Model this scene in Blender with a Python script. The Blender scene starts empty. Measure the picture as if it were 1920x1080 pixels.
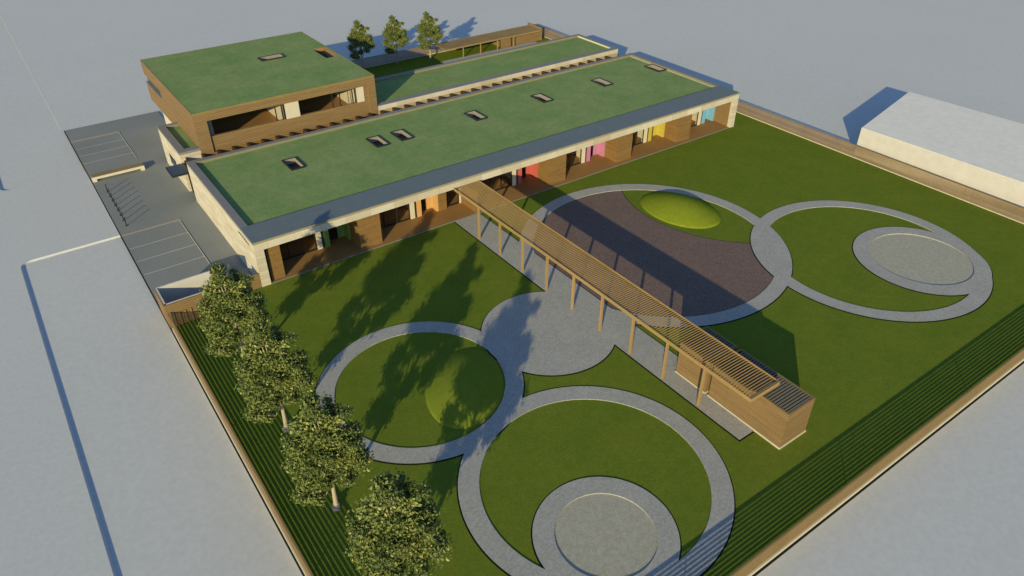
import bpy, bmesh, math, random
from mathutils import Vector, Matrix, Euler
from mathutils.geometry import delaunay_2d_cdt
R = math.radians
random.seed(7)
SC = bpy.context.scene
COL = SC.collection

# ------------------------------------------------------------------ camera
cam = bpy.data.cameras.new("Camera")
cam.sensor_width = 36.0
cam.lens = 25.815
cam.clip_start = 0.5
cam.clip_end = 3000
co = bpy.data.objects.new("Camera", cam)
COL.objects.link(co)
co.location = (-11.91, -51.394, 34.0)
co.rotation_euler = (R(90 - 34.97), 0, R(-35.55))
SC.camera = co

# ------------------------------------------------------------------ sky, sun, exposure
SUN_AZ, SUN_EL = 49.4, 16.0        # direction in which shadows fall (from +Y towards +X), sun height
w = bpy.data.worlds.new("World")
SC.world = w
w.use_nodes = True
nt = w.node_tree
bg = nt.nodes["Background"]
sky = nt.nodes.new("ShaderNodeTexSky")
sky.sky_type = 'NISHITA'
sky.sun_disc = False
sky.sun_elevation = R(SUN_EL)
sky.sun_rotation = R(SUN_AZ + 180)
sky.air_density = 1.0
sky.dust_density = 0.3
sky.ozone_density = 3.0
nt.links.new(sky.outputs[0], bg.inputs[0])
bg.inputs[1].default_value = 0.15
sd = bpy.data.lights.new("Sun", 'SUN')
sd.energy = 5.0
sd.angle = R(0.5)
sd.color = (1.0, 0.83, 0.42)
so = bpy.data.objects.new("Sun", sd)
COL.objects.link(so)
_d = Vector((math.sin(R(SUN_AZ)) * math.cos(R(SUN_EL)), math.cos(R(SUN_AZ)) * math.cos(R(SUN_EL)), -math.sin(R(SUN_EL))))
so.rotation_euler = _d.to_track_quat('-Z', 'Y').to_euler()
so.location = (-40, -60, 40)
SC.view_settings.view_transform = 'Standard'
SC.view_settings.look = 'None'
SC.view_settings.exposure = 0.0
SC.view_settings.gamma = 1.0

# ------------------------------------------------------------------ materials
class N:
    def __init__(s, name):
        s.m = bpy.data.materials.new(name)
        s.m.use_nodes = True
        s.t = s.m.node_tree
        s.b = s.t.nodes["Principled BSDF"]
        s.geo = s.t.nodes.new("ShaderNodeNewGeometry")
        s.b.inputs["Specular IOR Level"].default_value = 0.25
    def n(s, ty, **kw):
        q = s.t.nodes.new(ty)
        for k, v in kw.items():
            if hasattr(q, k): setattr(q, k, v)
            else: q.inputs[k].default_value = v
        return q
    def l(s, a, b): s.t.links.new(a, b)
    def noise(s, scale, detail=3.0, vec=None, rough=0.55):
        q = s.n("ShaderNodeTexNoise")
        q.inputs["Scale"].default_value = scale
        q.inputs["Detail"].default_value = detail
        q.inputs["Roughness"].default_value = rough
        s.l(vec if vec is not None else s.geo.outputs["Position"], q.inputs["Vector"])
        return q.outputs["Fac"]
    def ramp(s, fac, stops):
        q = s.n("ShaderNodeValToRGB")
        e = q.color_ramp.elements
        e[0].position, e[0].color = stops[0][0], (*stops[0][1], 1)
        e[1].position, e[1].color = stops[-1][0], (*stops[-1][1], 1)
        for p, c in stops[1:-1]:
            x = e.new(p); x.color = (*c, 1)
        s.l(fac, q.inputs[0])
        return q.outputs[0]
    def math(s, op, a, b=None, c=None):
        q = s.n("ShaderNodeMath", operation=op)
        for i, v in enumerate((a, b, c)):
            if v is None: continue
            if isinstance(v, (int, float)): q.inputs[i].default_value = v
            else: s.l(v, q.inputs[i])
        return q.outputs[0]
    def mix(s, fac, a, b, mode='MIX'):
        q = s.n("ShaderNodeMix", data_type='RGBA', blend_type=mode)
        for i, v in ((0, fac), (6, a), (7, b)):
            if isinstance(v, (int, float)): q.inputs[i].default_value = v
            elif isinstance(v, tuple): q.inputs[i].default_value = (*v, 1)
            else: s.l(v, q.inputs[i])
        return q.outputs[2]
    def xyz(s):
        q = s.n("ShaderNodeSeparateXYZ"); s.l(s.geo.outputs["Position"], q.inputs[0]); return q.outputs
    def nrm(s):
        q = s.n("ShaderNodeSeparateXYZ"); s.l(s.geo.outputs["True Normal"], q.inputs[0]); return q.outputs
    def bump(s, h, strength=0.3, dist=0.02):
        q = s.n("ShaderNodeBump"); q.inputs["Strength"].default_value = strength
        q.inputs["Distance"].default_value = dist
        s.l(h, q.inputs["Height"]); s.l(q.outputs[0], s.b.inputs["Normal"])
    def base(s, c):
        if isinstance(c, tuple): s.b.inputs["Base Color"].default_value = (*c, 1)
        else: s.l(c, s.b.inputs["Base Color"])
    def rough(s, v): s.b.inputs["Roughness"].default_value = v

def sc(c, k): return tuple(min(1, x * k) for x in c)

def speckle(name, c, amt=0.12, fine=9.0, coarse=0.35, rough=0.9, camt=0.06, bump=0.0):
    m = N(name)
    f = m.noise(fine, 4)
    g = m.noise(coarse, 3)
    a = m.ramp(f, [(0.3, sc(c, 1 - amt)), (0.7, sc(c, 1 + amt))])
    b = m.ramp(g, [(0.3, (1 - camt,) * 3), (0.7, (1 + camt,) * 3)])
    m.base(m.mix(1.0, a, b, 'MULTIPLY'))
    m.rough(rough)
    if bump: m.bump(f, bump, 0.03)
    return m.m

def grass(name, c, c2, stretch=False, speck=0.22):
    m = N(name)
    f = m.noise(6.0, 6, rough=0.85)
    g = m.noise(0.35, 5, rough=0.6)
    h = m.noise(1.6, 5, rough=0.75)
    a = m.ramp(g, [(0.35, c), (0.65, c2)])
    b = m.ramp(f, [(0.3, (1 - speck,) * 3), (0.7, (1 + speck,) * 3)])
    d = m.ramp(h, [(0.3, (1 - speck * .45,) * 3), (0.7, (1 + speck * .45,) * 3)])
    m.base(m.mix(1.0, m.mix(1.0, a, b, 'MULTIPLY'), d, 'MULTIPLY'))
    m.rough(1.0)
    m.b.inputs["Specular IOR Level"].default_value = 0.0
    m.bump(f, 0.5, 0.04)
    return m.m

def wood(name, c, pitch=0.1, gap=0.16, off=0.0, dark=0.35, vary=0.16):
    m = N(name)
    p = m.xyz(); n = m.nrm()
    zz = m.math('ADD', p[2], off)
    t = m.math('DIVIDE', zz, pitch)
    fr = m.math('FRACT', t)
    fl = m.math('FLOOR', t)
    vert = m.math('LESS_THAN', m.math('ABSOLUTE', n[2]), 0.5)
    gapf = m.math('MULTIPLY', m.math('LESS_THAN', fr, gap), vert)
    # boards vary in tone along their length
    cb = m.n("ShaderNodeCombineXYZ")
    m.l(m.math('MULTIPLY', p[0], 0.35), cb.inputs[0]); m.l(m.math('MULTIPLY', p[1], 0.35), cb.inputs[1])
    m.l(m.math('MULTIPLY', fl, 3.7), cb.inputs[2])
    v = m.noise(1.0, 3, cb.outputs[0])
    grain = m.noise(5.0, 5)
    col = m.ramp(v, [(0.3, sc(c, 1 - vary)), (0.7, sc(c, 1 + vary))])
    col = m.mix(1.0, col, m.ramp(grain, [(0.3, (0.93,) * 3), (0.7, (1.06,) * 3)]), 'MULTIPLY')
    col = m.mix(gapf, col, sc(c, dark))
    m.base(col); m.rough(0.75)
    return m.m

def stone(name, axis, c1, c2, mortar, bw=1.1, bh=0.22, off=0.0):
    m = N(name)
    p = m.xyz()
    cb = m.n("ShaderNodeCombineXYZ")
    m.l(p[axis], cb.inputs[0]); m.l(m.math('ADD', p[2], off), cb.inputs[1])
    br = m.n("ShaderNodeTexBrick")
    m.l(cb.outputs[0], br.inputs["Vector"])
    br.inputs["Scale"].default_value = 1.0
    br.inputs["Brick Width"].default_value = bw
    br.inputs["Row Height"].default_value = bh
    br.inputs["Mortar Size"].default_value = 0.008
    br.inputs["Color1"].default_value = (*c1, 1)
    br.inputs["Color2"].default_value = (*c2, 1)
    br.inputs["Mortar"].default_value = (*mortar, 1)
    col = m.mix(1.0, br.outputs[0], m.ramp(m.noise(1.3, 4), [(0.3, (0.93,) * 3), (0.7, (1.05,) * 3)]), 'MULTIPLY')
    m.base(col); m.rough(0.85)
    return m.m

def plain(name, c, rough=0.6, metal=0.0):
    m = N(name); m.base(m.ramp(m.noise(1.5, 3), [(0.3, sc(c, 0.95)), (0.7, sc(c, 1.05))])); m.rough(rough)
    m.b.inputs["Metallic"].default_value = metal
    return m.m

def glassmat(name, tint=(0.75, 0.8, 0.82), gl=0.10):
    m = N(name)
    t = m.n("ShaderNodeBsdfTransparent"); t.inputs[0].default_value = (*tint, 1)
    g = m.n("ShaderNodeBsdfGlossy"); g.inputs["Roughness"].default_value = 0.03
    g.inputs[0].default_value = (0.9, 0.93, 0.95, 1)
    x = m.n("ShaderNodeMixShader"); x.inputs[0].default_value = gl
    m.l(t.outputs[0], x.inputs[1]); m.l(g.outputs[0], x.inputs[2])
    m.l(x.outputs[0], m.t.nodes["Material Output"].inputs[0])
    return m.m

def paving(name, c, cs=0.16, amt=0.16):
    m = N(name)
    vo = m.n("ShaderNodeTexVoronoi"); vo.inputs["Scale"].default_value = 1 / cs
    m.l(m.geo.outputs["Position"], vo.inputs["Vector"])
    sp = m.n("ShaderNodeSeparateColor"); m.l(vo.outputs["Color"], sp.inputs[0])
    a = m.ramp(sp.outputs[0], [(0.0, sc(c, 1 - amt)), (1.0, sc(c, 1 + amt))])
    b = m.ramp(m.noise(0.5, 4), [(0.3, (0.95,) * 3), (0.7, (1.05,) * 3)])
    m.base(m.mix(1.0, a, b, 'MULTIPLY')); m.rough(0.9)
    m.bump(vo.outputs["Distance"], 0.25, 0.02)
    return m.m

def cobbles(name, c):
    m = N(name)
    br = m.n("ShaderNodeTexBrick")
    m.l(m.geo.outputs["Position"], br.inputs["Vector"])
    br.inputs["Scale"].default_value = 1.0
    br.inputs["Brick Width"].default_value = 0.16
    br.inputs["Row Height"].default_value = 0.08
    br.inputs["Mortar Size"].default_value = 0.007
    br.inputs["Color1"].default_value = (*sc(c, 1.1), 1)
    br.inputs["Color2"].default_value = (*sc(c, 0.9), 1)
    br.inputs["Mortar"].default_value = (*sc(c, 0.6), 1)
    m.base(m.mix(1.0, br.outputs[0], m.ramp(m.noise(3, 4), [(0.3, (0.92,) * 3), (0.7, (1.08,) * 3)]), 'MULTIPLY'))
    m.rough(0.9)
    return m.m

def leafmat():
    m = N("leaves")
    at = m.n("ShaderNodeAttribute", attribute_name="tone")
    f = at.outputs["Fac"]
    col = m.ramp(f, [(0.0, (0.04, 0.075, 0.022)), (0.5, (0.13, 0.175, 0.048)), (0.85, (0.25, 0.285, 0.08)), (1.0, (0.36, 0.37, 0.13))])
    m.base(col); m.rough(0.55)
    tr = m.n("ShaderNodeBsdfTranslucent"); m.l(col, tr.inputs[0])
    x = m.n("ShaderNodeMixShader"); x.inputs[0].default_value = 0.18
    m.l(m.b.outputs[0], x.inputs[1]); m.l(tr.outputs[0], x.inputs[2])
    m.l(x.outputs[0], m.t.nodes["Material Output"].inputs[0])
    return m.m

GC = (0.545, 0.565, 0.595)
M = dict(
    ground=speckle("pale_ground", GC, 0.05, 3.0, 0.03, 0.95, 0.025, 0.15),
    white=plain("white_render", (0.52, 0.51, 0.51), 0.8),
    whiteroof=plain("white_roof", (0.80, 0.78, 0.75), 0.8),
    asphalt=speckle("asphalt", (0.222, 0.242, 0.252), 0.10, 6.0, 0.12, 0.9, 0.09),
    lawn=grass("lawn_grass", (0.118, 0.170, 0.022), (0.140, 0.184, 0.025)),
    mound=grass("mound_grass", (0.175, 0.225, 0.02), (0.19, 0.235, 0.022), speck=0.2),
    mound2=grass("mound_grass_painted_shade", (0.145, 0.195, 0.024), (0.155, 0.20, 0.026), speck=0.18),  # darker copy of the mound grass; tree shade put into the colour
    roofgrass=grass("roof_grass", (0.175, 0.275, 0.105), (0.235, 0.31, 0.135), speck=0.24),
    pave=paving("grey_paving", (0.35, 0.352, 0.348), 0.09, 0.14),
    sand=cobbles("beige_cobbles", (0.42, 0.41, 0.35)),
    mulch=paving("brown_chippings", (0.16, 0.113, 0.103), 0.07, 0.3),
    groove=plain("dark_edging", (0.012, 0.014, 0.010), 0.9),
    cap=plain("slate_blue_coping", (0.135, 0.17, 0.20), 0.7),
    cap2=plain("grey_coping", (0.20, 0.20, 0.215), 0.7),
    lining=plain("grey_green_lining", (0.215, 0.205, 0.135), 0.8),
    tan=plain("tan_render", (0.36, 0.29, 0.19), 0.8),
    olive=plain("sand_trim", (0.30, 0.26, 0.18), 0.7),
    stoneY=stone("stone_cladding_side", 1, (0.58, 0.55, 0.49), (0.46, 0.41, 0.33), (0.46, 0.42, 0.35), 1.7, 0.23),
    stoneX=stone("stone_cladding_front", 0, (0.53, 0.50, 0.44), (0.44, 0.40, 0.33), (0.24, 0.21, 0.17), 3.0, 0.37, 0.05),
    fascia=stone("fascia_panels", 0, (0.57, 0.54, 0.48), (0.43, 0.38, 0.30), (0.18, 0.16, 0.12), 2.25, 5.0, 0.5),
    cream=plain("cream_render", (0.56, 0.52, 0.44), 0.8),
    wood=wood("timber_cladding", (0.24, 0.158, 0.078), 0.16, 0.30, dark=0.55),
    woodbox=wood("timber_store_cladding", (0.22, 0.13, 0.05), 0.16, 0.12),
    boards=wood("fence_timber", (0.25, 0.172, 0.078), 10, 0.0, vary=0.10),
    pergola=wood("pergola_timber", (0.31, 0.212, 0.095), 10, 0.0, vary=0.10),
    deck=wood("brown_deck", (0.29, 0.165, 0.064), 10, 0.0, vary=0.08),
    innerwood=wood("inner_floor", (0.36, 0.19, 0.08), 10, 0.0, vary=0.08),
    darkwood=plain("dark_timber", (0.055, 0.03, 0.018), 0.7),
    dark=plain("dark_metal", (0.02, 0.024, 0.026), 0.5),
    blackwall=plain("unlit_room_wall", (0.03, 0.03, 0.032), 0.9),  # near-black walls; the darkness of the rooms is put into the colour
    kerb=plain("pale_kerb", (0.46, 0.41, 0.34), 0.85),
    paleline=plain("pale_boundary_line", (0.66, 0.63, 0.58), 0.85),
    kerbs=plain("sandy_kerb", (0.30, 0.275, 0.245), 0.85),
    line=plain("white_paint", (0.50, 0.50, 0.46), 0.8),
    glass=glassmat("clear_glass", (0.95, 0.955, 0.96), 0.012),
    canopy=plain("dark_blue_canopy", (0.045, 0.06, 0.085), 0.35),
    bark=plain("pale_bark", (0.40, 0.33, 0.25), 0.9),
    leaf=leafmat(),
    shedroof=plain("grey_shed_slats", (0.17, 0.155, 0.13), 0.8),
    well=plain("skylight_lining", (0.27, 0.245, 0.225), 0.8),
    welld=plain("skylight_glass", (0.006, 0.012, 0.022), 0.5),
)
COLS = dict(green=(0.16, 0.26, 0.07), orange=(0.55, 0.33, 0.14), red=(0.46, 0.11, 0.10),
            pink=(0.45, 0.19, 0.36), yellow=(0.44, 0.38, 0.07), cyan=(0.16, 0.38, 0.62))
for k, v in COLS.items(): M['c_' + k] = plain("panel_" + k, v, 0.6)

# ------------------------------------------------------------------ mesh helpers
class MB:
    def __init__(s): s.v = []; s.f = []
    def quad(s, *p):
        i = len(s.v); s.v += [tuple(q) for q in p]; s.f.append(tuple(range(i, i + len(p))))
        return s
    def box(s, x0, x1, y0, y1, z0, z1):
        i = len(s.v)
        s.v += [(x0, y0, z0), (x1, y0, z0), (x1, y1, z0), (x0, y1, z0), (x0, y0, z1), (x1, y0, z1), (x1, y1, z1), (x0, y1, z1)]
        s.f += [tuple(i + k for k in q) for q in ((0, 3, 2, 1), (4, 5, 6, 7), (0, 1, 5, 4), (1, 2, 6, 5), (2, 3, 7, 6), (3, 0, 4, 7))]
        return s
    def prism(s, pts, z0, z1):
        n = len(pts); i = len(s.v)
        s.v += [(x, y, z0) for x, y in pts] + [(x, y, z1) for x, y in pts]
        s.f.append(tuple(i + n + k for k in range(n)))
        s.f.append(tuple(i + k for k in reversed(range(n))))
        for k in range(n): s.f.append((i + k, i + (k + 1) % n, i + n + (k + 1) % n, i + n + k))
        return s
    def tube(s, pts, rad, seg=8):
        rings = []
        for k, p in enumerate(pts):
            p = Vector(p)
            a = Vector(pts[max(0, k - 1)]); b = Vector(pts[min(len(pts) - 1, k + 1)])
            d = (b - a).normalized()
            u = d.cross(Vector((0.3, 1, 0.2))).normalized(); v = d.cross(u)
            r = rad[k] if isinstance(rad, (list, tuple)) else rad
            i = len(s.v)
            for q in range(seg):
                t = 2 * math.pi * q / seg
                s.v.append(tuple(p + (u * math.cos(t) + v * math.sin(t)) * r))
            rings.append(i)
        for a, b in zip(rings, rings[1:]):
            for q in range(seg): s.f.append((a + q, a + (q + 1) % seg, b + (q + 1) % seg, b + q))
        s.f.append(tuple(rings[0] + q for q in reversed(range(seg))))
        s.f.append(tuple(rings[-1] + q for q in range(seg)))
        return s
    def build(s, name, mat, parent=None, smooth=False, bevel=0.0):
        me = bpy.data.meshes.new(name)
        me.from_pydata(s.v, [], s.f); me.update()
        o = bpy.data.objects.new(name, me)
        COL.objects.link(o)
        me.materials.append(mat)
        if smooth:
            for p in me.polygons: p.use_smooth = True
        if parent is not None:
            o.parent = parent
            o.matrix_parent_inverse = Matrix.Translation(-world_loc(parent))
        return o

def world_loc(o):
    l = o.location.copy()
    return l if o.parent is None else l + Vector((0, 0, 0))

def B(*a): return MB().box(*a)
def tag(o, label=None, cat=None, group=None, kind=None):
    for k, v in (('label', label), ('category', cat), ('group', group), ('kind', kind)):
        if v: o[k] = v
    return o
def thing(name, label, cat, loc=(0, 0, 0), group=None):
    o = bpy.data.objects.new(name, None); COL.objects.link(o)
    o.location = loc; o.empty_display_size = 0.3
    return tag(o, label, cat, group)
def struct(o, kind='structure'):
    o['kind'] = kind; return o
def dup(root, loc, label=None):
    r = root.copy(); COL.objects.link(r); r.location = loc
    if label: r['label'] = label
    for ch in list(root.children):
        c = ch.copy(); COL.objects.link(c); c.parent = r
        for g in ch.children:
            d = g.copy(); COL.objects.link(d); d.parent = c
    return r

def sheet_with_holes(x0, x1, y0, y1, holes, z, zt):
    """slab from z to zt with rectangular holes"""
    xs = sorted({x0, x1, *[h[0] for h in holes], *[h[1] for h in holes]})
    ys = sorted({y0, y1, *[h[2] for h in holes], *[h[3] for h in holes]})
    mb = MB()
    def solid(cx, cy): return x0 < cx < x1 and y0 < cy < y1 and not any(h[0] < cx < h[1] and h[2] < cy < h[3] for h in holes)
    for i in range(len(xs) - 1):
        for j in range(len(ys) - 1):
            a, b, c, d = xs[i], xs[i + 1], ys[j], ys[j + 1]
            cx, cy = (a + b) / 2, (c + d) / 2
            if not solid(cx, cy): continue
            mb.quad((a, c, zt), (b, c, zt), (b, d, zt), (a, d, zt))
            mb.quad((a, d, z), (b, d, z), (b, c, z), (a, c, z))
            if not solid(a - .01, cy): mb.quad((a, d, z), (a, c, z), (a, c, zt), (a, d, zt))
            if not solid(b + .01, cy): mb.quad((b, c, z), (b, d, z), (b, d, zt), (b, c, zt))
            if not solid(cx, c - .01): mb.quad((a, c, z), (b, c, z), (b, c, zt), (a, c, zt))
            if not solid(cx, d + .01): mb.quad((b, d, z), (a, d, z), (a, d, zt), (b, d, zt))
    return mb

# ------------------------------------------------------------------ ground, road, forecourt
PAD = -0.14
struct(MB().quad((-900, -500, PAD), (1400, -500, PAD), (1400, 1500, PAD), (-900, 1500, PAD)).build("ground", M['ground']))
def arc(cx, cy, r, a0, a1, n=8):
    return [(cx + r * math.cos(R(a0 + (a1 - a0) * k / n)), cy + r * math.sin(R(a0 + (a1 - a0) * k / n))) for k in range(n + 1)]
def road_line(k):
    return [(-400, -400), (-15.4 - k, -400)] + arc(-14.6, 14.5, 0.8 + k, 180, 90) + [(-7.55, 15.3 + k), (-7.55, 31.4 - k)] + arc(-14.5, 32.1, 0.7 + k, 270, 180) + [(-15.2 - k, 400), (-400, 400)]
def bevelled(lo, hi, z0, z1):
    mb = MB(); n = len(lo)
    mb.v = [(x, y, z0) for x, y in lo] + [(x, y, z1) for x, y in hi]
    mb.f = [tuple(n + k for k in range(n))] + [(k, (k + 1) % n, n + (k + 1) % n, n + k) for k in range(n)]
    return mb
struct(bevelled(road_line(0), road_line(0.14), PAD - 0.01, 0.0).build("road", M['ground']))
# flat strip on from the forecourt corner; a sunlit line painted as paler colour
struct(MB().quad((-7.85, 45.5, PAD + .006), (-7.62, 45.5, PAD + .006), (-7.62, 160, PAD + .006), (-7.85, 160, PAD + .006)).build("boundary_lit_strip", M['paleline']))
# forecourt with dark edge joint
struct(MB().box(-7.45, 0.6, 0.02, 44.5, -0.3, 0.0).box(-7.45, -2.3, -1.2, 0.02, -0.3, 0.0).box(.6, 2.9, 28.4, 44.5, -0.3, 0.0).build("forecourt", M['asphalt']))
struct(B(-7.55, -7.45, -1.5, 44.5, -0.3, -0.02).build("forecourt_edge", M['groove']))
mk = MB()
def strip(mb, x0, x1, y0, y1, z=0.008): mb.quad((x0, y0, z), (x1, y0, z), (x1, y1, z), (x0, y1, z))
for y in (12.37, 9.87, 7.42): strip(mk, -7.35, -2.45, y - .045, y + .045)
strip(mk, -2.45, -2.37, 1.9, 15.0)
for y in (37.85, 35.65, 33.4): strip(mk, -7.35, -2.45, y - .045, y + .045)
strip(mk, -2.45, -2.37, 31.6, 40.3)
struct(mk.build("parking_markings", M['line']))
mk = MB(); strip(mk, -2.37, -2.30, 1.9, 15.0, 0.007); strip(mk, -2.37, -2.31, 31.6, 40.3, 0.007)
struct(mk.build("marking_joint", M['groove']))
struct(MB().box(-7.45, -2.3, 15.12, 15.38, 0, 0.035).box(-7.45, -2.3, 40.3, 40.62, 0, 0.035).build("kerb_strip", M['kerbs']))

# ------------------------------------------------------------------ front garden: lawn, ring paths, chippings
SH = dict(A=(8.85, -30.65, 8.0, 6.75), C=(4.63, -17.58, 7.0, 5.75), E=(30.24, -13.7, 11.75, 10.5), F=(44.26, -25.46, 9.65, 8.42))
DI = dict(B=(6.85, -33.93, 4.0), D=(15.33, -17.96, 5.0), G=(47.3, -28.65, 5.4))
SD = ((6.85, -33.93, 2.8), (47.4, -28.6, 4.1))
SUB = (44.34, -10.06, 10.8)
PX0, PX1, PY0 = 18.24, 20.97, -33.56
EW = 0.085
def dist(x, y, c): return math.hypot(x - c[0], y - c[1])
def pave(x, y, e=0.0):
    for c in SH.values():
        if c[3] < dist(x, y, c) < c[2] + e: return True
    for c in DI.values():
        if dist(x, y, c) < c[2] + e: return True
    if PX0 - e < x < PX1 + e and PY0 - e < y < 1: return True
    if dist(x, y, SH['E']) < 11.75 + e and dist(x, y, SH['F']) < 9.65 + e: return True
    return False
def region(x, y):
    if any(dist(x, y, c) < c[2] for c in SD): return 'sand'
    if pave(x, y): return 'pave'
    if pave(x, y, EW): return 'groove'
    if dist(x, y, SH['E']) < 10.5:
        s = dist(x, y, SUB)
        if s < SUB[2] - 0.03: return 'lawn'
        if s < SUB[2] + 0.03: return 'groove'
        return 'mulch'
    return 'lawn'
X0, X1, Y0, Y1 = -7.3, 60.72, -39.98, 0.0
vs, es = [], []
def loop(pts, closed=True):
    i = len(vs)
    for p in pts: vs.append(Vector(p))
    n = len(pts)
    for k in range(n if closed else n - 1): es.append((i + k, i + (k + 1) % n))
def circ(c, r, n=144): loop([(c[0] + r * math.cos(2 * math.pi * k / n), c[1] + r * math.sin(2 * math.pi * k / n)) for k in range(n)])
for c in SH.values(): circ(c, c[2]); circ(c, c[2] + EW); circ(c, c[3])
for c in DI.values(): circ(c, c[2]); circ(c, c[2] + EW)
for c in SD: circ(c, c[2], 96)
circ(SUB, SUB[2] - .03); circ(SUB, SUB[2] + .03)
loop([(PX0, Y1), (PX0, PY0), (PX1, PY0), (PX1, Y1)], False)
loop([(PX0 - EW, Y1), (PX0 - EW, PY0 - EW), (PX1 + EW, PY0 - EW), (PX1 + EW, Y1)], False)
loop([(X0, Y0), (X1, Y0), (X1, Y1), (X0, Y1)])
loop([(-2.3, Y1), (-2.3, -1.2), (X0, -1.2)], False)
cv, ce, cf, _, _, _ = delaunay_2d_cdt(vs, es, [], 0, 1e-4)
faces = {}
edge = {}
for f in cf:
    cx = sum(cv[i].x for i in f) / len(f); cy = sum(cv[i].y for i in f) / len(f)
    if not (X0 < cx < X1 and Y0 < cy < Y1) or (cx < -2.3 and cy > -1.2): continue
    g = region(cx, cy)
    faces.setdefault(g, []).append(f)
    for k in range(len(f)): edge[(f[k], f[(k + 1) % len(f)])] = g
HZ = dict(lawn=0.0, pave=0.05, groove=-0.05, mulch=0.0, sand=-0.02)
NM = dict(lawn="lawn", pave="path", groove="path_edging", mulch="chippings", sand="paved_circle")
for g, fl in faces.items():
    mb = MB(); mp = {}
    z = HZ[g]
    def vid(i, zz):
        if (i, zz) not in mp:
            mp[(i, zz)] = len(mb.v); mb.v.append((cv[i].x, cv[i].y, zz))
        return mp[(i, zz)]
    dk = []
    for f in fl:
        mb.f.append(tuple(vid(i, z) for i in f))
        for k in range(len(f)):
            a, b = f[k], f[(k + 1) % len(f)]
            if edge.get((b, a)) != g and g != 'groove':
                if edge.get((b, a)) == 'groove': dk.append(len(mb.f))
                mb.f.append((vid(a, z), vid(a, -0.16), vid(b, -0.16), vid(b, z)))
    go = struct(mb.build(NM[g], M[g]))
    go.data.materials.append(M['groove'])      # dark side faces along the groove round the paving
    for k in dk: go.data.polygons[k].material_index = 1
# side and rear lawns
struct(MB().box(56.95, 60.72, 0.0, 44.3, -0.3, 0.0).box(21.2, 56.95, 28.6, 44.3, -0.3, -0.002).build("rear_lawn", M['lawn']))
struct(B(41.0, 58.0, 36.0, 40.45, -0.1, 0.04).build("rear_path", M['pave']))

def mound(name, label, cx, cy, a, b, th, h, mat):
    mb = MB(); n, m = 64, 16; t = R(th)
    for j in range(m):
        q = j / m
        zz = h * (1 - q * q) ** 1.15 if q < 1 else 0
        pass
    rings = [(1.0, -0.02)] + [(1 - j / m, None) for j in range(m)]
    ids = []
    for s, z in rings:
        zz = -0.03 if z is not None else h * (1 - s ** 1.85)
        row = []
        for i in range(n):
            u = 2 * math.pi * i / n
            x, y = a * s * math.cos(u), b * s * math.sin(u)
            row.append(len(mb.v)); mb.v.append((cx + x * math.cos(t) - y * math.sin(t), cy + x * math.sin(t) + y * math.cos(t), zz))
        ids.append(row)
    top = len(mb.v); mb.v.append((cx, cy, h))
    for r0, r1 in zip(ids, ids[1:]):
        for i in range(n): mb.f.append((r0[i], r0[(i + 1) % n], r1[(i + 1) % n], r1[i]))
    for i in range(n): mb.f.append((ids[-1][i], ids[-1][(i + 1) % n], top))
    o = mb.build(name, mat, smooth=True)
    tag(o, label, "mound")
    return o
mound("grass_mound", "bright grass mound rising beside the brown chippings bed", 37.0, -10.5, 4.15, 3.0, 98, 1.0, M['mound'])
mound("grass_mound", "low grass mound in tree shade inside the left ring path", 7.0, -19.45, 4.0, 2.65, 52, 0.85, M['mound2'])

# ------------------------------------------------------------------ fences
def fence(label, ax, c, a0, a1, h=1.35, out=-1, posts=2.4, plinth=True):
    """slatted fence along axis ax at coordinate c from a0 to a1; out = side of the outer face"""
    loc = (c, a0, 0) if ax == 1 else (a0, c, 0)
    t = thing("garden_fence", label, "fence", loc)
    def bx(mb, u0, u1, v0, v1, z0, z1):
        if ax == 1: mb.box(v0, v1, u0, u1, z0, z1)
        else: mb.box(u0, u1, v0, v1, z0, z1)
    mb = MB(); n = int(round((h - 0.08) / 0.1))
    for k in range(n):
        z0 = h - 0.1 * (n - k) + 0.03
        bx(mb, a0, a1, c - 0.01, c + 0.01, z0, z0 + 0.064)
    bx(mb, a0, a1, c - 0.055, c + 0.055, h + 0.004, h + 0.03)
    mb.build("boards", M['boards'], t)
    u = a0 + 0.06; posts = (a1 - a0 - 0.12) / max(1, round((a1 - a0) / 13))
    while u <= a1 + .01:
        q = MB(); bx(q, u - 0.02, u + 0.02, c + 0.012, c + 0.05, 0.0, h - 0.004)
        q.build("post", M['boards'], t)
        u += posts
    q = MB(); bx(q, a0, a1, c - 0.09, c + 0.09, -0.2, 0.07); q.build("plinth", M['cream'], t)
    return t
fence("timber slat fence along the left side of the garden, beside the row of trees", 1, -7.36, -40.0, -1.35, out=-1, posts=2.42)
fence("long timber slat fence along the near edge of the lawn", 0, -40.07, -7.3, 60.8, out=-1, posts=2.43)
fence("timber slat fence between the lawn and the white flat-roofed building", 1, 60.81, -39.9, 44.2, out=1, posts=2.4)
fence("rear timber slat fence behind the three small trees", 0, 44.35, 21.3, 60.7, out=1, posts=2.4)
struct(MB().box(-7.56, -7.46, -40.3, -1.5, -0.2, PAD + 0.012).box(-7.56, 61.2, -40.3, -40.17, -0.2, PAD + 0.012).build("fence_gap_strip", M['groove']))  # flat dark strip along the gap outside the fence plinth

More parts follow.
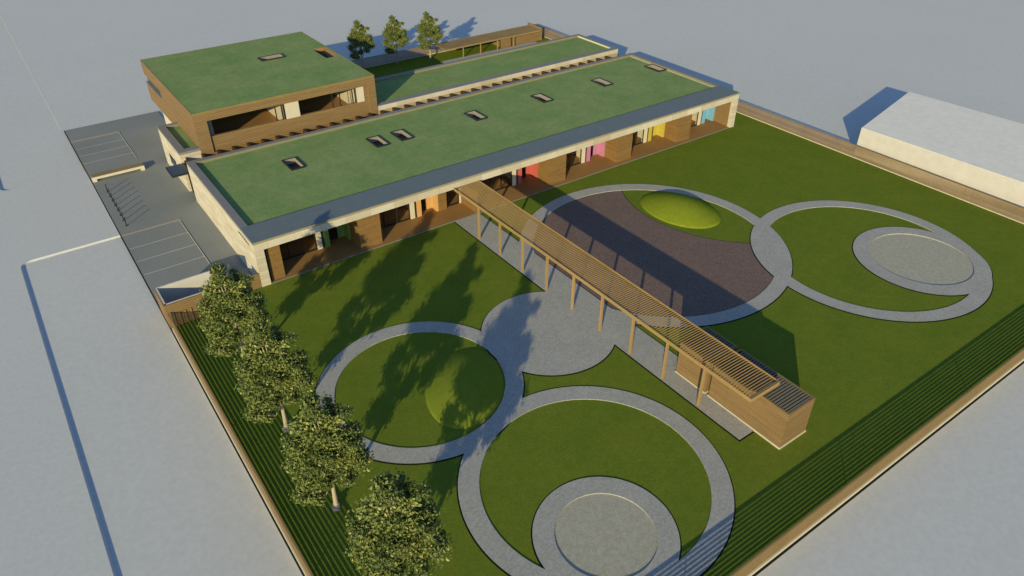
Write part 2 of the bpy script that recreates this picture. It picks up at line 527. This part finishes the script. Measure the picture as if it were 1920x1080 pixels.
# ------------------------------------------------------------------ classroom building (front wing)
L, W = 56.9, 18.0
cb_ = thing("classroom_building", "long single-storey classroom building with green roof and six coloured door bays facing the lawn", "building", (0, 0, 0))
B(0, 0.75, 0.012, W, -0.14, 3.899).build("end_wall", M['stoneY'], cb_)
B(0.004, 0.75, -0.003, 0.3, -0.14, 3.3).build("column", M['stoneX'], cb_)
B(L - 0.7, L, 0.35, W, -0.14, 3.899).build("end_wall", M['cream'], cb_)
B(L - 0.72, L - 0.001, -0.003, 0.349, -0.14, 3.3).build("column", M['stoneX'], cb_)
B(L - 0.725, L - 0.703, 0.4, 3.5, 0.06, 3.29).build("wall_lining", M['wood'], cb_)
B(0.001, L - 0.001, 0.0, 0.34, 3.301, 3.9).build("fascia", M['fascia'], cb_)
B(0.02, L - 0.02, 0.02, 2.85, 3.9, 4.08).build("roof_trim", M['olive'], cb_)
cp = B(0.0, L, 0.0, 2.85, 4.08, 4.13).build("coping", M['cap'], cb_)
ca2 = MB().box(0, 0.65, 2.851, W, 3.9, 4.126).box(0.651, L - 0.551, W - 0.55, W, 3.9, 4.126).box(L - 0.55, L, 2.851, W, 3.9, 4.126)
ca2.build("coping", M['cap2'], cb_)
B(0.66, L - 0.56, W - 0.575, W - 0.551, 3.86, 4.10).build("parapet_lining", M['lining'], cb_)
B(L - 0.575, L - 0.551, 2.86, W - 0.58, 3.86, 4.10).build("parapet_lining", M['lining'], cb_)
SX = [7.65, 16.45, 19.2, 28.15, 37.15, 46.15, 55.05 - 0.05]
holes = [(x, x + 1.15, 11.05, 13.35) for x in SX]
sheet_with_holes(0.65, L - 0.55, 2.85, W - 0.55, holes, 3.4, 3.87).build("green_roof", M['roofgrass'], cb_)
B(0.75, L - 0.7, 0.34, W - 0.3, 3.28, 3.395).build("soffit", M['cream'], cb_)
B(0.75, L - 0.7, W - 0.3, W - 0.001, 0, 3.9).build("rear_wall", M['cream'], cb_)
for (x0, x1, y0, y1) in holes:
    f = 0.13
    fr = MB().box(x0 - f, x1 + f, y0 - f, y0, 3.8, 3.99).box(x0 - f, x1 + f, y1, y1 + f, 3.8, 3.99).box(x0 - f, x0, y0, y1, 3.8, 3.99).box(x1, x1 + f, y0, y1, 3.8, 3.99)
    s = fr.build("skylight", M['dark'], cb_)
    t = 0.02
    MB().box(x0, x0 + t, y0, y1, 3.42, 3.95).box(x1 - t, x1, y0, y1, 3.42, 3.95).box(x0 + t, x1 - t, y0, y0 + t, 3.42, 3.95).box(x0 + t, x1 - t, y1 - t, y1, 3.42, 3.95).build("lining", M['well'], s)
    B(x0 + t, x1 - t, y0 + t, y1 - t, 3.40, 3.43).build("pane", M['welld'], s)
# deck and rooms
B(0.75, L - 0.7, 0.06, 3.6, -0.05, 0.06).build("deck", M['deck'], cb_)
B(0.75, L - 0.7, 0.0, 0.055, -0.05, 0.065).build("deck_edge", M['cap2'], cb_)
B(0.75, L - 0.7, 3.601, 9.0, -0.05, 0.055).build("room_floor", M['innerwood'], cb_)
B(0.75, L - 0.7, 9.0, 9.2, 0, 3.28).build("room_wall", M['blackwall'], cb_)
GY = 2.72
def store(x0, x1, y0, y1, name="store_box"):
    B(x0, x1, y0, y1, 0.061, 3.279).build(name, M['woodbox'], cb_)
store(0.98, 2.1, 0.35, 2.9); store(9.05, 11.1, 0.5, 2.9)
for x in (29.85, 38.9, 47.9): store(x, x + 2.1, 0.6, 2.9)
store(18.05, 18.95, 2.45, 4.5, "timber_pier")
store(20.75, 20.95, 0.1, 3.2, "timber_screen")
def glazing(x0, x1, y, n, name="window"):
    fr = MB().box(x0, x1, y - 0.05, y + 0.05, 0.061, 0.16).box(x0, x1, y - 0.05, y + 0.05, 3.16, 3.278)
    for k in range(n + 1):
        x = x0 + 0.04 + (x1 - x0 - 0.08) * k / n
        fr.box(x - 0.04, x + 0.04, y - 0.045, y + 0.045, 0.16, 3.16)
    o = fr.build(name, M['dark'], cb_)
    B(x0 + 0.05, x1 - 0.05, y - 0.008, y + 0.008, 0.15, 3.17).build("pane", M['glass'], o)
    return o
def bay(xr, colour, end=None, pil=4.55):
    m = M['c_' + colour]
    e = end if end else xr + 6.9
    glazing(xr + 0.02, xr + pil - 0.75, GY, 3)
    B(xr + pil - 0.7, xr + pil - 0.25, GY - 0.1, GY + 0.25, 0.061, 3.278).build("post_panel", M['cream'], cb_)
    B(xr + pil, xr + pil + 0.45, GY - 0.12, GY + 0.35, 0.061, 3.278).build("coloured_post", m, cb_)['label'] = colour + " painted post beside the glass door"
    B(xr + pil - 0.24, xr + pil - 0.01, GY - 0.02, GY + 0.1, 0.061, 3.278).build("door_jamb", M['dark'], cb_)
    B(xr + pil + 0.05, xr + pil + 0.2, GY + 0.36, 8.9, 0.061, 3.278).build("partition", M['cream'], cb_)
    g = glazing(xr + pil + 0.46, e - 0.95, 3.5, 1, "glass_door")
    B(e - 0.94, e - 0.3, 3.45, 3.6, 0.061, 3.278).build("coloured_panel", m, cb_)['label'] = colour + " wall panel in the door recess"
    B(e - 0.3, e - 0.12, 2.5, 3.62, 0.061, 3.277).build("coloured_return", m, cb_)
    B(e + 0.3, e + 0.4, 3.65, 8.9, 0.061, 3.278).build("partition", M['cream'], cb_)
bay(2.1, 'green', 9.15)
bay(11.1, 'orange', 18.17, 4.75)
glazing(18.96, 20.45, GY, 1)
B(20.5, 20.68, GY - 0.1, GY + 0.2, 0.061, 3.278).build("post_panel", M['cream'], cb_)
glazing(20.96, 22.9, GY, 1)
bay(22.9, 'red', 29.98)
bay(31.95, 'pink', 39.02)
bay(41.0, 'yellow', 48.02)
bay(50.0, 'cyan', 56.28, 4.3)
# row of small dark letters on the stone end wall, under the coping (too far to read)
y = 3.55; i = 0
while y > 0.95:
    hh = (0.2, 0.14, 0.16, 0.2, 0.13)[i % 5]
    lt = MB().box(-0.03, -0.002, y - 0.03, y, 3.42, 3.42 + hh)
    z_ = 3.42 + (hh - 0.03 if i % 2 else 0.0)
    lt.box(-0.03, -0.002, y - 0.15, y - 0.0299, z_, z_ + 0.03)
    lt.build("letter", M['dark'], cb_)
    y -= 0.205; i += 1
# entrance canopy and glazed lobby door between the two buildings
cn = B(-1.5, 0.15, 18.02, 20.35, 2.95, 3.1).build("entrance_canopy", M['canopy'], cb_)
MB().box(-1.55, 0.15, 17.97, 18.018, 2.9, 3.12).box(-1.55, -1.502, 18.02, 20.35, 2.9, 3.12).build("canopy_edge", M['dark'], cn)
ed = MB().box(0.25, 0.33, 18.03, 18.12, 0, 3.3).box(0.25, 0.33, 20.28, 20.36, 0, 3.3).box(0.25, 0.33, 19.15, 19.23, 0, 3.3).box(0.25, 0.33, 18.12, 20.28, 3.2, 3.3).box(0.25, 0.33, 18.12, 20.28, 0, 0.08).build("entrance_door", M['darkwood'], cb_)
B(0.28, 0.30, 18.12, 20.28, 0.08, 3.2).build("pane", M['glass'], ed)

# ------------------------------------------------------------------ rear wing
RY0, RY1, RX0, RX1 = 20.4, 28.6, 21.25, 56.75
rb = thing("rear_wing_building", "long narrow rear building with a green roof behind the classroom building", "building", (RX0, RY0, 0))
MB().box(RX0, RX1, RY0 + .03, RY0 + .3, 0, 3.55).box(RX0, RX1, RY1 - .3, RY1, 0, 3.55).box(RX1 - .3, RX1, RY0 + .3, RY1 - .3, 0, 3.55).box(RX0, RX1 - .3, RY0 + .3, RY1 - .3, 3.3, 3.55).build("wall", M['tan'], rb)
B(RX0, RX1, RY0, RY0 + .45, 3.551, 4.06).build("fascia", M['fascia'], rb)
MB().box(RX0, RX1, RY1 - .45, RY1, 3.551, 4.06).box(RX1 - .45, RX1, RY0 + .45, RY1 - .45, 3.551, 4.06).build("parapet", M['cream'], rb)
MB().box(RX0, RX1 + .03, RY0 - .03, RY0 + .75, 4.061, 4.12).box(RX0, RX1 + .03, RY1 - .5, RY1 + .03, 4.061, 4.12).box(RX1 - .5, RX1 + .03, RY0 + .751, RY1 - .501, 4.061, 4.12).build("coping", M['cap2'], rb)
B(RX0, RX1 - .45, RY0 + .451, RY1 - .451, 3.56, 3.85).build("green_roof", M['roofgrass'], rb)
MB().box(RX0, RX1 - .52, RY1 - .48, RY1 - .452, 3.851, 4.06).build("parapet_lining", M['lining'], rb)
for x in (29.0, 38.2, 48.0):
    B(x, x + 1.6, RY0 - 0.02, RY0 + .02, 0.2, 3.2).build("window", M['dark'], rb)  # flat dark rectangle set on the alley side of the wall

# ------------------------------------------------------------------ timber hall
HX0, HX1, HY0, HY1, HZ0, HZ1 = 2.0, 21.2, 20.4, 40.4, 3.0, 7.56
hb = thing("hall_building", "two-storey timber-clad hall with a flat green roof and wide balcony opening", "building", (HX0, HY0, 0))
# front: frame round the opening
OX0, OX1, OZ0, OZ1 = 3.22, 20.2, 4.85, 6.62
fw = MB()
fw.box(HX0, OX0, HY0, HY0 + .5, 3.35, 7.36).box(OX1 + .15, HX1, HY0, HY0 + .5, 3.35, 7.36)
fw.box(OX0, OX1 + .15, HY0, HY0 + .5, OZ1, 7.36).box(19.92, OX1 + .15, HY0 + .3, HY0 + .5, OZ0, OZ1)
fw.box(OX0, OX1 + .15, HY0 + .18, HY0 + .5, 3.35, OZ0)
fw.build("front_wall", M['wood'], hb)
B(OX0, OX1 + .15, HY0 + 0.14, HY0 + .52, OZ0, OZ0 + .05).build("sill", M['pergola'], hb)
# left wall with ribbon window near the back corner
WY0, WZ0, WZ1 = 33.4, 5.05, 6.0
lw = MB()
lw.box(HX0, HX0 + .4, HY0 + .5, WY0, HZ0, HZ1 - .05)
lw.box(HX0, HX0 + .4, WY0, HY1, HZ0, WZ0).box(HX0, HX0 + .4, WY0, HY1, WZ1, HZ1 - .05)
lw.build("side_wall", M['wood'], hb)
wn = B(HX0 + .22, HX0 + .3, WY0, HY1 - .1, WZ0, WZ1).build("ribbon_window", M['canopy'], hb)
B(HX0 - .03, HX0 + .22, WY0, HY1, WZ0, WZ0 + .06).build("sill", M['cap2'], wn)
MB().box(HX1 - .4, HX1, HY0 + .5, HY1, HZ0, HZ1 - .05).box(HX0 + .4, HX1 - .4, HY1 - .4, HY1, HZ0, WZ0).box(HX0 + 4.4, HX1 - .4, HY1 - .4, HY1, WZ0, HZ1 - .05).box(HX0 + .4, HX0 + 4.4, HY1 - .4, HY1, WZ1, HZ1 - .05).build("rear_wall", M['wood'], hb)
NH = (19.4, 20.95, 28.75, 32.7); KH = (13.13, 15.6, 31.9, 33.05)
sheet_with_holes(HX0 + .06, HX1 - .06, HY0 + .06, HY1 - .06, [NH, KH], 7.2, HZ1).build("green_roof", M['roofgrass'], hb)
MB().box(HX0 - .01, HX0 + .059, HY0 - .01, HY1 + .01, 7.5, 7.575).box(HX1 - .059, HX1 + .01, HY0 - .01, HY1 + .01, 7.5, 7.575).box(HX0 + .06, HX1 - .06, HY0 - .01, HY0 + .059, 7.41, 7.575).box(HX0 + .06, HX1 - .06, HY1 - .059, HY1 + .01, 7.5, 7.575).build("roof_edge", M['boards'], hb)
x0, x1, y0, y1 = NH
nw = MB().box(x0, x0 + .03, y0, y1, 6.3, 7.54).box(x1 - .03, x1, y0, y1, 6.3, 7.54).box(x0 + .03, x1 - .03, y0, y0 + .03, 6.3, 7.54).box(x0 + .03, x1 - .03, y1 - .03, y1, 6.3, 7.54).build("roof_light_well", M['deck'], hb)
B(x0 + .03, x1 - .03, y0 + .03, y1 - .03, 6.3, 6.35).build("pane", M['welld'], nw)
x0, x1, y0, y1 = KH; f = .13
s = MB().box(x0 - f, x1 + f, y0 - f, y0, 7.5, 7.68).box(x0 - f, x1 + f, y1, y1 + f, 7.5, 7.68).box(x0 - f, x0, y0, y1, 7.5, 7.68).box(x1, x1 + f, y0, y1, 7.5, 7.68).build("skylight", M['dark'], hb)
t = .02
MB().box(x0, x0 + t, y0, y1, 7.25, 7.64).box(x1 - t, x1, y0, y1, 7.25, 7.64).box(x0 + t, x1 - t, y0, y0 + t, 7.25, 7.64).box(x0 + t, x1 - t, y1 - t, y1, 7.25, 7.64).build("lining", M['well'], s)
B(x0 + t, x1 - t, y0 + t, y1 - t, 7.22, 7.26).build("pane", M['welld'], s)
# inside of the hall seen through the opening
B(HX0 + .4, HX1 - .4, HY0 + .5, HY1 - .4, 3.6, 3.9).build("hall_floor", M['innerwood'], hb)
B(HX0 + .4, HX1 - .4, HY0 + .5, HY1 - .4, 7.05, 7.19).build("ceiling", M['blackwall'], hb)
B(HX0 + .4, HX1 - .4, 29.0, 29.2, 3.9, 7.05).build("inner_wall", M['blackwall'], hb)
B(11.1, 12.55, HY0 + .25, HY0 + .5, 3.9, OZ1 + .2).build("white_pier", M['cream'], hb)
B(11.1, 11.3, HY0 + .5, 28.9, 3.9, 7.04).build("partition", M['cream'], hb)
B(19.1, 19.9, HY0 + .25, HY0 + .5, 3.9, OZ1 + .2).build("white_pier", M['cream'], hb)
B(19.1, 19.3, HY0 + .5, 28.9, 3.9, 7.04).build("partition", M['cream'], hb)
B(3.25, 3.75, HY0 + .52, HY0 + .7, 3.9, 7.0).build("jamb", M['cap2'], hb)  # cream reveal painted grey; its shade is put into the colour
def hglaze(x0, x1, xs):
    fr = MB()
    for x in xs: fr.box(x - .05, x + .05, HY0 + .34, HY0 + .44, OZ0 - .2, OZ1 + .2)
    o = fr.build("window", M['dark'], hb)
    B(x0, x1, HY0 + .38, HY0 + .39, OZ0 - .1, OZ1 + .1).build("pane", M['glass'], o)
hglaze(3.3, 11.09, [10.1, 10.75, 10.95]); hglaze(12.56, 19.09, [16.3, 17.15, 18.6, 18.9])
# ground floor and lobby
B(2.6, 21.1, 28.62, 39.0, -.1, 2.99).build("ground_floor_wall", M['cream'], hb)
B(2.01, 21.19, HY0 + .05, HY0 + .3, -.1, 3.349).build("alley_wall", M['woodbox'], hb)
lb = MB().box(0, .3, 20.4, 28.5, -.14, 3.9).box(.3, 2.0, 20.4, 20.7, -.14, 3.9).box(.3, 2.6, 28.2, 28.5, -.14, 3.9).box(.3, 2.0, 20.7, 28.2, 3.2, 3.5)
lb.build("lobby_wall", M['stoneY'], hb)
MB().box(-.02, .7, 20.38, 28.52, 3.9, 4.13).box(.7, 1.99, 20.38, 21.15, 3.9, 4.13).box(.7, 1.99, 28.0, 28.52, 3.9, 4.13).build("lobby_coping", M['cap2'], hb)
B(.7, 1.99, 21.151, 27.999, 3.55, 3.86).build("lobby_green_roof", M['roofgrass'], hb)
lwn = B(-.03, -.002, 23.4, 25.8, 1.1, 2.15).build("lobby_window", M['dark'], hb)
B(-.06, -.031, 23.5, 25.7, 1.2, 2.05).build("pane", M['canopy'], lwn)
for x in (12.4, 19.4):
    B(x, x + 1.5, HY0 + .01, HY0 + .048, 0.2, 3.25).build("window", M['dark'], hb)  # plain dark rectangle on the front of the alley wall

# ------------------------------------------------------------------ beams over the alley between the buildings
def bm(): return B(-.11, .11, 0, 2.4, .0, .39)
b0 = bm().build("alley_beam", M['darkwood'])
b0.location = (0.55, 18.0, 3.16)
tag(b0, None, "beam", "timber beams across the alley between the two green roofs")
nb = 37
for k in range(nb):
    o = b0 if k == 0 else b0.copy()
    if k: COL.objects.link(o)
    o.location = (0.55 + 1.5 * k, 18.0, 3.16)
    if k == 0: lab = "dark timber beam over the alley beside the entrance canopy"
    elif k < 14: lab = "dark timber beam over the alley below the timber hall front"
    elif k < nb - 1: lab = "dark timber beam over the alley below the rear building fascia"
    else: lab = "dark timber beam at the far end of the alley"
    o['label'] = lab; o['kind'] = 'thing'
struct(B(0.34, 56.7, 18.0, 20.4, -.1, 0.02).build("alley_floor", M['pave']))

# ------------------------------------------------------------------ pergola, sheds
pg = thing("pergola", "long slatted timber pergola crossing the garden from the classroom building to the shed", "pergola", (18.45, -30, 0))
mb = MB(); y = -33.4
while y < 0.0:
    mb.box(18.38, 21.0, y, y + .038, 3.33, 3.405); y += 0.2
mb.build("slats", M['pergola'], pg)
MB().box(18.36, 18.46, -33.55, 0.0, 3.17, 3.329).box(18.335, 18.375, -33.55, 0.0, 3.33, 3.47).build("beam", M['pergola'], pg)
MB().box(20.9, 20.98, -33.55, 0.0, 3.17, 3.329).box(21.005, 21.045, -33.55, 0.0, 3.33, 3.47).build("beam", M['pergola'], pg)
MB().box(18.335, 21.045, -33.60, -33.552, 3.17, 3.47).box(18.38, 21.0, -33.50, -33.45, 3.33, 3.47).build("end_beam", M['pergola'], pg)
for k in range(9):
    y = -3.93 - 3.25 * k
    B(18.36, 18.52, y - .08, y + .08, 0.05, 3.17).build("post", M['pergola'], pg)

def shed(label, x0, x1, y0, y1, h, doors, name="timber_shed", z0=0.12):
    t = thing(name, label, "shed", (x0, y0, 0))
    w_ = .12
    MB().box(x0, x1, y0, y0 + w_, z0, h).box(x0, x1, y1 - w_, y1, z0, h).box(x0, x0 + w_, y0 + w_, y1 - w_, z0, h).box(x1 - w_, x1, y0 + w_, y1 - w_, z0, h).build("wall", M['wood'], t)
    MB().box(x0 - .05, x1 + .05, y0 - .05, y1 + .05, -.05, z0 - .002).build("plinth", M['cream'], t)
    mb = MB(); yy = y0 + .16
    while yy < y1 - .2:
        mb.box(x0 + w_ + .001, x1 - w_ - .001, yy, yy + .11, h - .06, h - .01); yy += .2
    rf = mb.build("roof_slats", M['shedroof'], t)
    B(x0 + w_ + .001, x1 - w_ - .001, y0 + w_ + .001, y1 - w_ - .001, h - .2, h - .12).build("roof", M['groove'], t)
    for (a, b) in doors:
        B(x0 - .025, x0 - .001, a, b, z0 + .05, h - .35).build("door", M['wood'], t)
    return t
shed("larger timber slat shed at the far end of the pergola", 19.67, 22.2, -35.45, -29.7, 2.9, [(-31.0, -30.2), (-32.9, -31.06)])
shed("smaller timber slat store under the pergola", 19.67, 22.2, -29.4, -26.75, 2.9, [])

# rear pergola and rear shed
rp = thing("pergola", "low timber pergola roof in the back garden, in front of the rear fence", "pergola", (50.82, 40.2, 0))
mb = MB(); x = 41.9
while x < 58.9:
    mb.box(x, x + .16, 40.2, 43.4, 1.56, 1.66); x += .2
mb.build("slats", M['boards'], rp)
MB().box(41.8, 59.0, 40.12, 40.2, 1.5, 1.68).box(41.8, 59.0, 43.4, 43.48, 1.5, 1.68).build("beam", M['pergola'], rp)
for k in range(4): B(44.74 + 3.03 * k, 44.86 + 3.03 * k, 40.12, 40.24, 0, 1.5).build("post", M['pergola'], rp)
t = thing("timber_shed", "small timber shed in the back garden beside the rear fence corner", "shed", (52, 41, 0))
B(52.0, 59.2, 40.6, 43.2, 0, 1.54).build("wall", M['wood'], t)
B(53.6, 53.75, 40.5, 40.598, 0, 1.5).build("door_post", M['darkwood'], t)
B(59.21, 59.35, 40.3, 43.9, 0, 1.95).build("end_panel", M['wood'], t)

# ------------------------------------------------------------------ white flat-roofed building beyond the fence
wb = thing("white_building", "plain white flat-roofed building outside the fence at the right", "building", (62, -12.6, 0))
pts = [(61.9, -12.65), (63.6, -62.0), (79.5, -62.0), (76.35, -9.55)]
MB().prism(pts, PAD - .1, 2.9).build("wall", M['white'], wb)
cx = sum(p[0] for p in pts) / 4; cy = sum(p[1] for p in pts) / 4
MB().prism([(p[0] + (0.02 if p[0] < cx else -0.02), p[1]) for p in pts], 2.901, 2.93).build("roof", M['whiteroof'], wb)

# ------------------------------------------------------------------ bin enclosure, bench, racks
be = thing("bin_enclosure", "white-lined timber bin enclosure at the near end of the car park", "enclosure", (-7.4, -1.2, 0))
MB().box(-7.4, -2.3, 1.5, 1.62, -.02, 2.0).box(-7.4, -7.28, -1.08, 1.5, -.02, 2.0).box(-7.4, -2.3, -1.08, -.96, -.02, 2.0).build("inner_wall", M['white'], be)
B(-2.28, -.02, 0.03, 0.09, -.02, 1.32).build("side_fence", M['wood'], be)
B(-2.299, -2.2, -1.2, 0.029, -.02, 1.97).build("timber_cladding", M['wood'], be)
for k in range(10): B(-7.1 + .42 * k, -6.98 + .42 * k, -1.27, -1.201, -.1, 1.15).build("batten", M['boards'], be)
MB().box(-7.4, -2.3, -1.2, -1.083, -.12, 1.98).box(-7.5, -7.403, -1.2, 1.62, -.12, 1.98).build("timber_cladding", M['wood'], be)
B(-7.28, -2.3, -.96, 1.5, .001, .02).build("floor", M['canopy'], be)  # dark blue sheet over the asphalt; shade inside the walls painted as colour

bn = thing("bench", "long low bench with timber seat and pale base between the bike racks and parking bays", "bench", (-4.9, 28.6, 0))
B(-7.35, -2.4, 28.2, 29.0, .42, .5).build("seat", M['boards'], bn)
MB().box(-7.38, -2.37, 28.08, 28.198, .26, .5).build("apron", M['cream'], bn)
B(-7.38, -7.0, 28.1, 29.0, 0, .259).build("leg", M['cream'], bn)
B(-2.75, -2.37, 28.1, 29.0, 0, .259).build("leg", M['cream'], bn)

def rackmesh():
    mb = MB()
    mb.tube([(0, 0, 0), (0, 0, .62), (0.02, 0, .8), (.12, 0, .87)], .045, 8)
    return mb
r0 = thing("bike_stand", "", "bike stand", (-6.65, 25.05, 0), "bike stands in a row on the forecourt")
o = rackmesh().build("post", M['dark'], r0)
pl = B(-.1, .1, -.1, .1, 0, .03).build("base_plate", M['dark'], r0)
pl.matrix_parent_inverse = Matrix.Identity(4)
# posts modelled at the origin of the thing
o.matrix_parent_inverse = Matrix.Identity(4)
order = ["first", "second", "third", "fourth", "fifth", "sixth", "seventh"]
for k in range(8):
    y = 25.05 - 1.165 * k
    lab = (order[k] + " dark bike stand counting from the bench") if k < 7 else "last dark bike stand, nearest the lower parking bays"
    if k == 0: r0['label'] = lab
    else: dup(r0, (-6.65, y, 0), lab)

# ------------------------------------------------------------------ trees
LOB = [(-.25, .1, 8.2, .48, .9), (-.3, .0, 7.4, .70, 1), (-1.0, .3, 6.6, .85, 1), (-1.45, -.1, 5.4, .85, 1), (-1.35, -.6, 4.1, .8, .9),
       (1.0, .4, 7.0, .70, .9), (1.75, .1, 5.9, .72, .8), (2.05, -.3, 4.5, .82, .8), (1.3, -.9, 3.9, .75, .85), (.2, 0, 6.1, 1.0, 1), (0, -.9, 5.0, .9, 1),
       (.3, 1.3, 5.4, .95, 1), (-1.3, -1.0, 3.0, .80, .85), (-.6, -1.3, 2.7, .55, .9), (.4, .9, 7.0, .70, .9), (1.2, 1.2, 4.6, .75, .9), (-.9, 1.0, 4.8, .8, .9), (.4, .2, 4.7, .8, .9), (.25, -.95, 3.6, .6, .8)]
def make_tree():
    rnd = random.Random(11)
    root = thing("tree", "", "tree", (-4.35, -8.85, 0))
    ca, sa = math.cos(R(-35.5)), math.sin(R(-35.5))
    lob = [(r * ca - d * sa, r * sa + d * ca, z, q, sq) for r, d, z, q, sq in LOB]
    tr = MB()
    tr.tube([(0, 0, 0), (0.02, 0, .25), (.05, .02, 1.5), (.1, 0, 3.0), (0.0, .05, 4.6), (-.15, 0, 6.2), (-.3, .1, 7.6)], [.22, .15, .12, .09, .06, .04, .02], 10)
    for (x, y, z, q, sq) in lob:
        z0 = max(2.2, z - 1.9)
        tr.tube([(0.05, 0, z0), (x * .45, y * .45, z - .9), (x * .9, y * .9, z)], [.045, .03, .012], 6)
    t_ = tr.build("trunk", M['bark'])
    t_.parent = root
    g = MB().tube([(0, 0, 0.0), (0, 0, .34)], [.27, .24], 14).build("trunk_guard", M['cap2']); g.parent = root
    verts, faces, tones = [], [], []
    for (x, y, z, q, sq) in lob:
        # sub-clumps give each lobe its lumpy edge
        sub = []
        for _ in range(8):
            v = Vector((rnd.gauss(0, 1), rnd.gauss(0, 1), rnd.gauss(0, 1))).normalized()
            k = q * rnd.uniform(.35, .95)
            sub.append((x + v.x * k, y + v.y * k, z + v.z * k * sq, q * rnd.uniform(.32, .56), rnd.uniform(-.2, .2)))
        for (sx, sy, sz, sr, tb) in sub:
            for _ in range(int(70 + 950 * sr * sr)):
                v = Vector((rnd.gauss(0, 1), rnd.gauss(0, 1), rnd.gauss(0, .8)))
                c = Vector((sx, sy, sz)) + v * sr * .6
                nrm = (v.normalized() * .6 + Vector((rnd.gauss(0, .7), rnd.gauss(0, .7), rnd.gauss(0.25, .7)))).normalized()
                u = nrm.cross(Vector((rnd.gauss(0, 1), rnd.gauss(0, 1), rnd.gauss(0, 1)))).normalized()
                w2 = nrm.cross(u)
                a = rnd.uniform(.06, .125); b = a * rnd.uniform(.45, .65)
                i = len(verts)
                verts += [c - u * a, c + w2 * b + nrm * b * .25, c + u * a, c - w2 * b + nrm * b * .25]
                faces.append((i, i + 1, i + 2, i + 3))
                tones.append(min(1, max(0, rnd.gauss(.55, .22) + tb)))
    me = bpy.data.meshes.new("crown")
    me.from_pydata([tuple(v) for v in verts], [], faces); me.update()
    at = me.attributes.new("tone", 'FLOAT', 'FACE')
    at.data.foreach_set("value", tones)
    me.materials.append(M['leaf'])
    c_ = bpy.data.objects.new("crown", me); COL.objects.link(c_); c_.parent = root
    return root
T0 = make_tree()
front = [(-8.85, 1.0, "tall tree nearest the bin enclosure, first in the row along the left fence"),
         (-16.3, 1.0, "second tree from the bin enclosure in the row along the left fence"),
         (-23.74, 1.0, "third tree from the bin enclosure, with its pale trunk showing"),
         (-30.7, 1.03, "tree nearest the camera, last in the row along the left fence")]
for k, (y, s, lab) in enumerate(front):
    o = T0 if k == 0 else dup(T0, (0, 0, 0))
    o.location = (-4.35 if k < 3 else -3.85, y, 0); o.scale = (s * .91, s * .91, s * .97); o['label'] = lab; o['group'] = "trees along the left fence"
rear = [(30.6, 45.0 - .9, "small tree behind the timber hall, partly in its shadow"),
        (35.65, 43.78 - .3, "middle one of the three small trees in the back garden"),
        (40.5, 42.39, "small tree with a pale trunk next to the back garden pergola")]
for k, (x, y, lab) in enumerate(rear):
    o = dup(T0, (x, y, 0)); o.scale = (.76, .76, .765); o['label'] = lab; o['group'] = "small trees in the back garden"
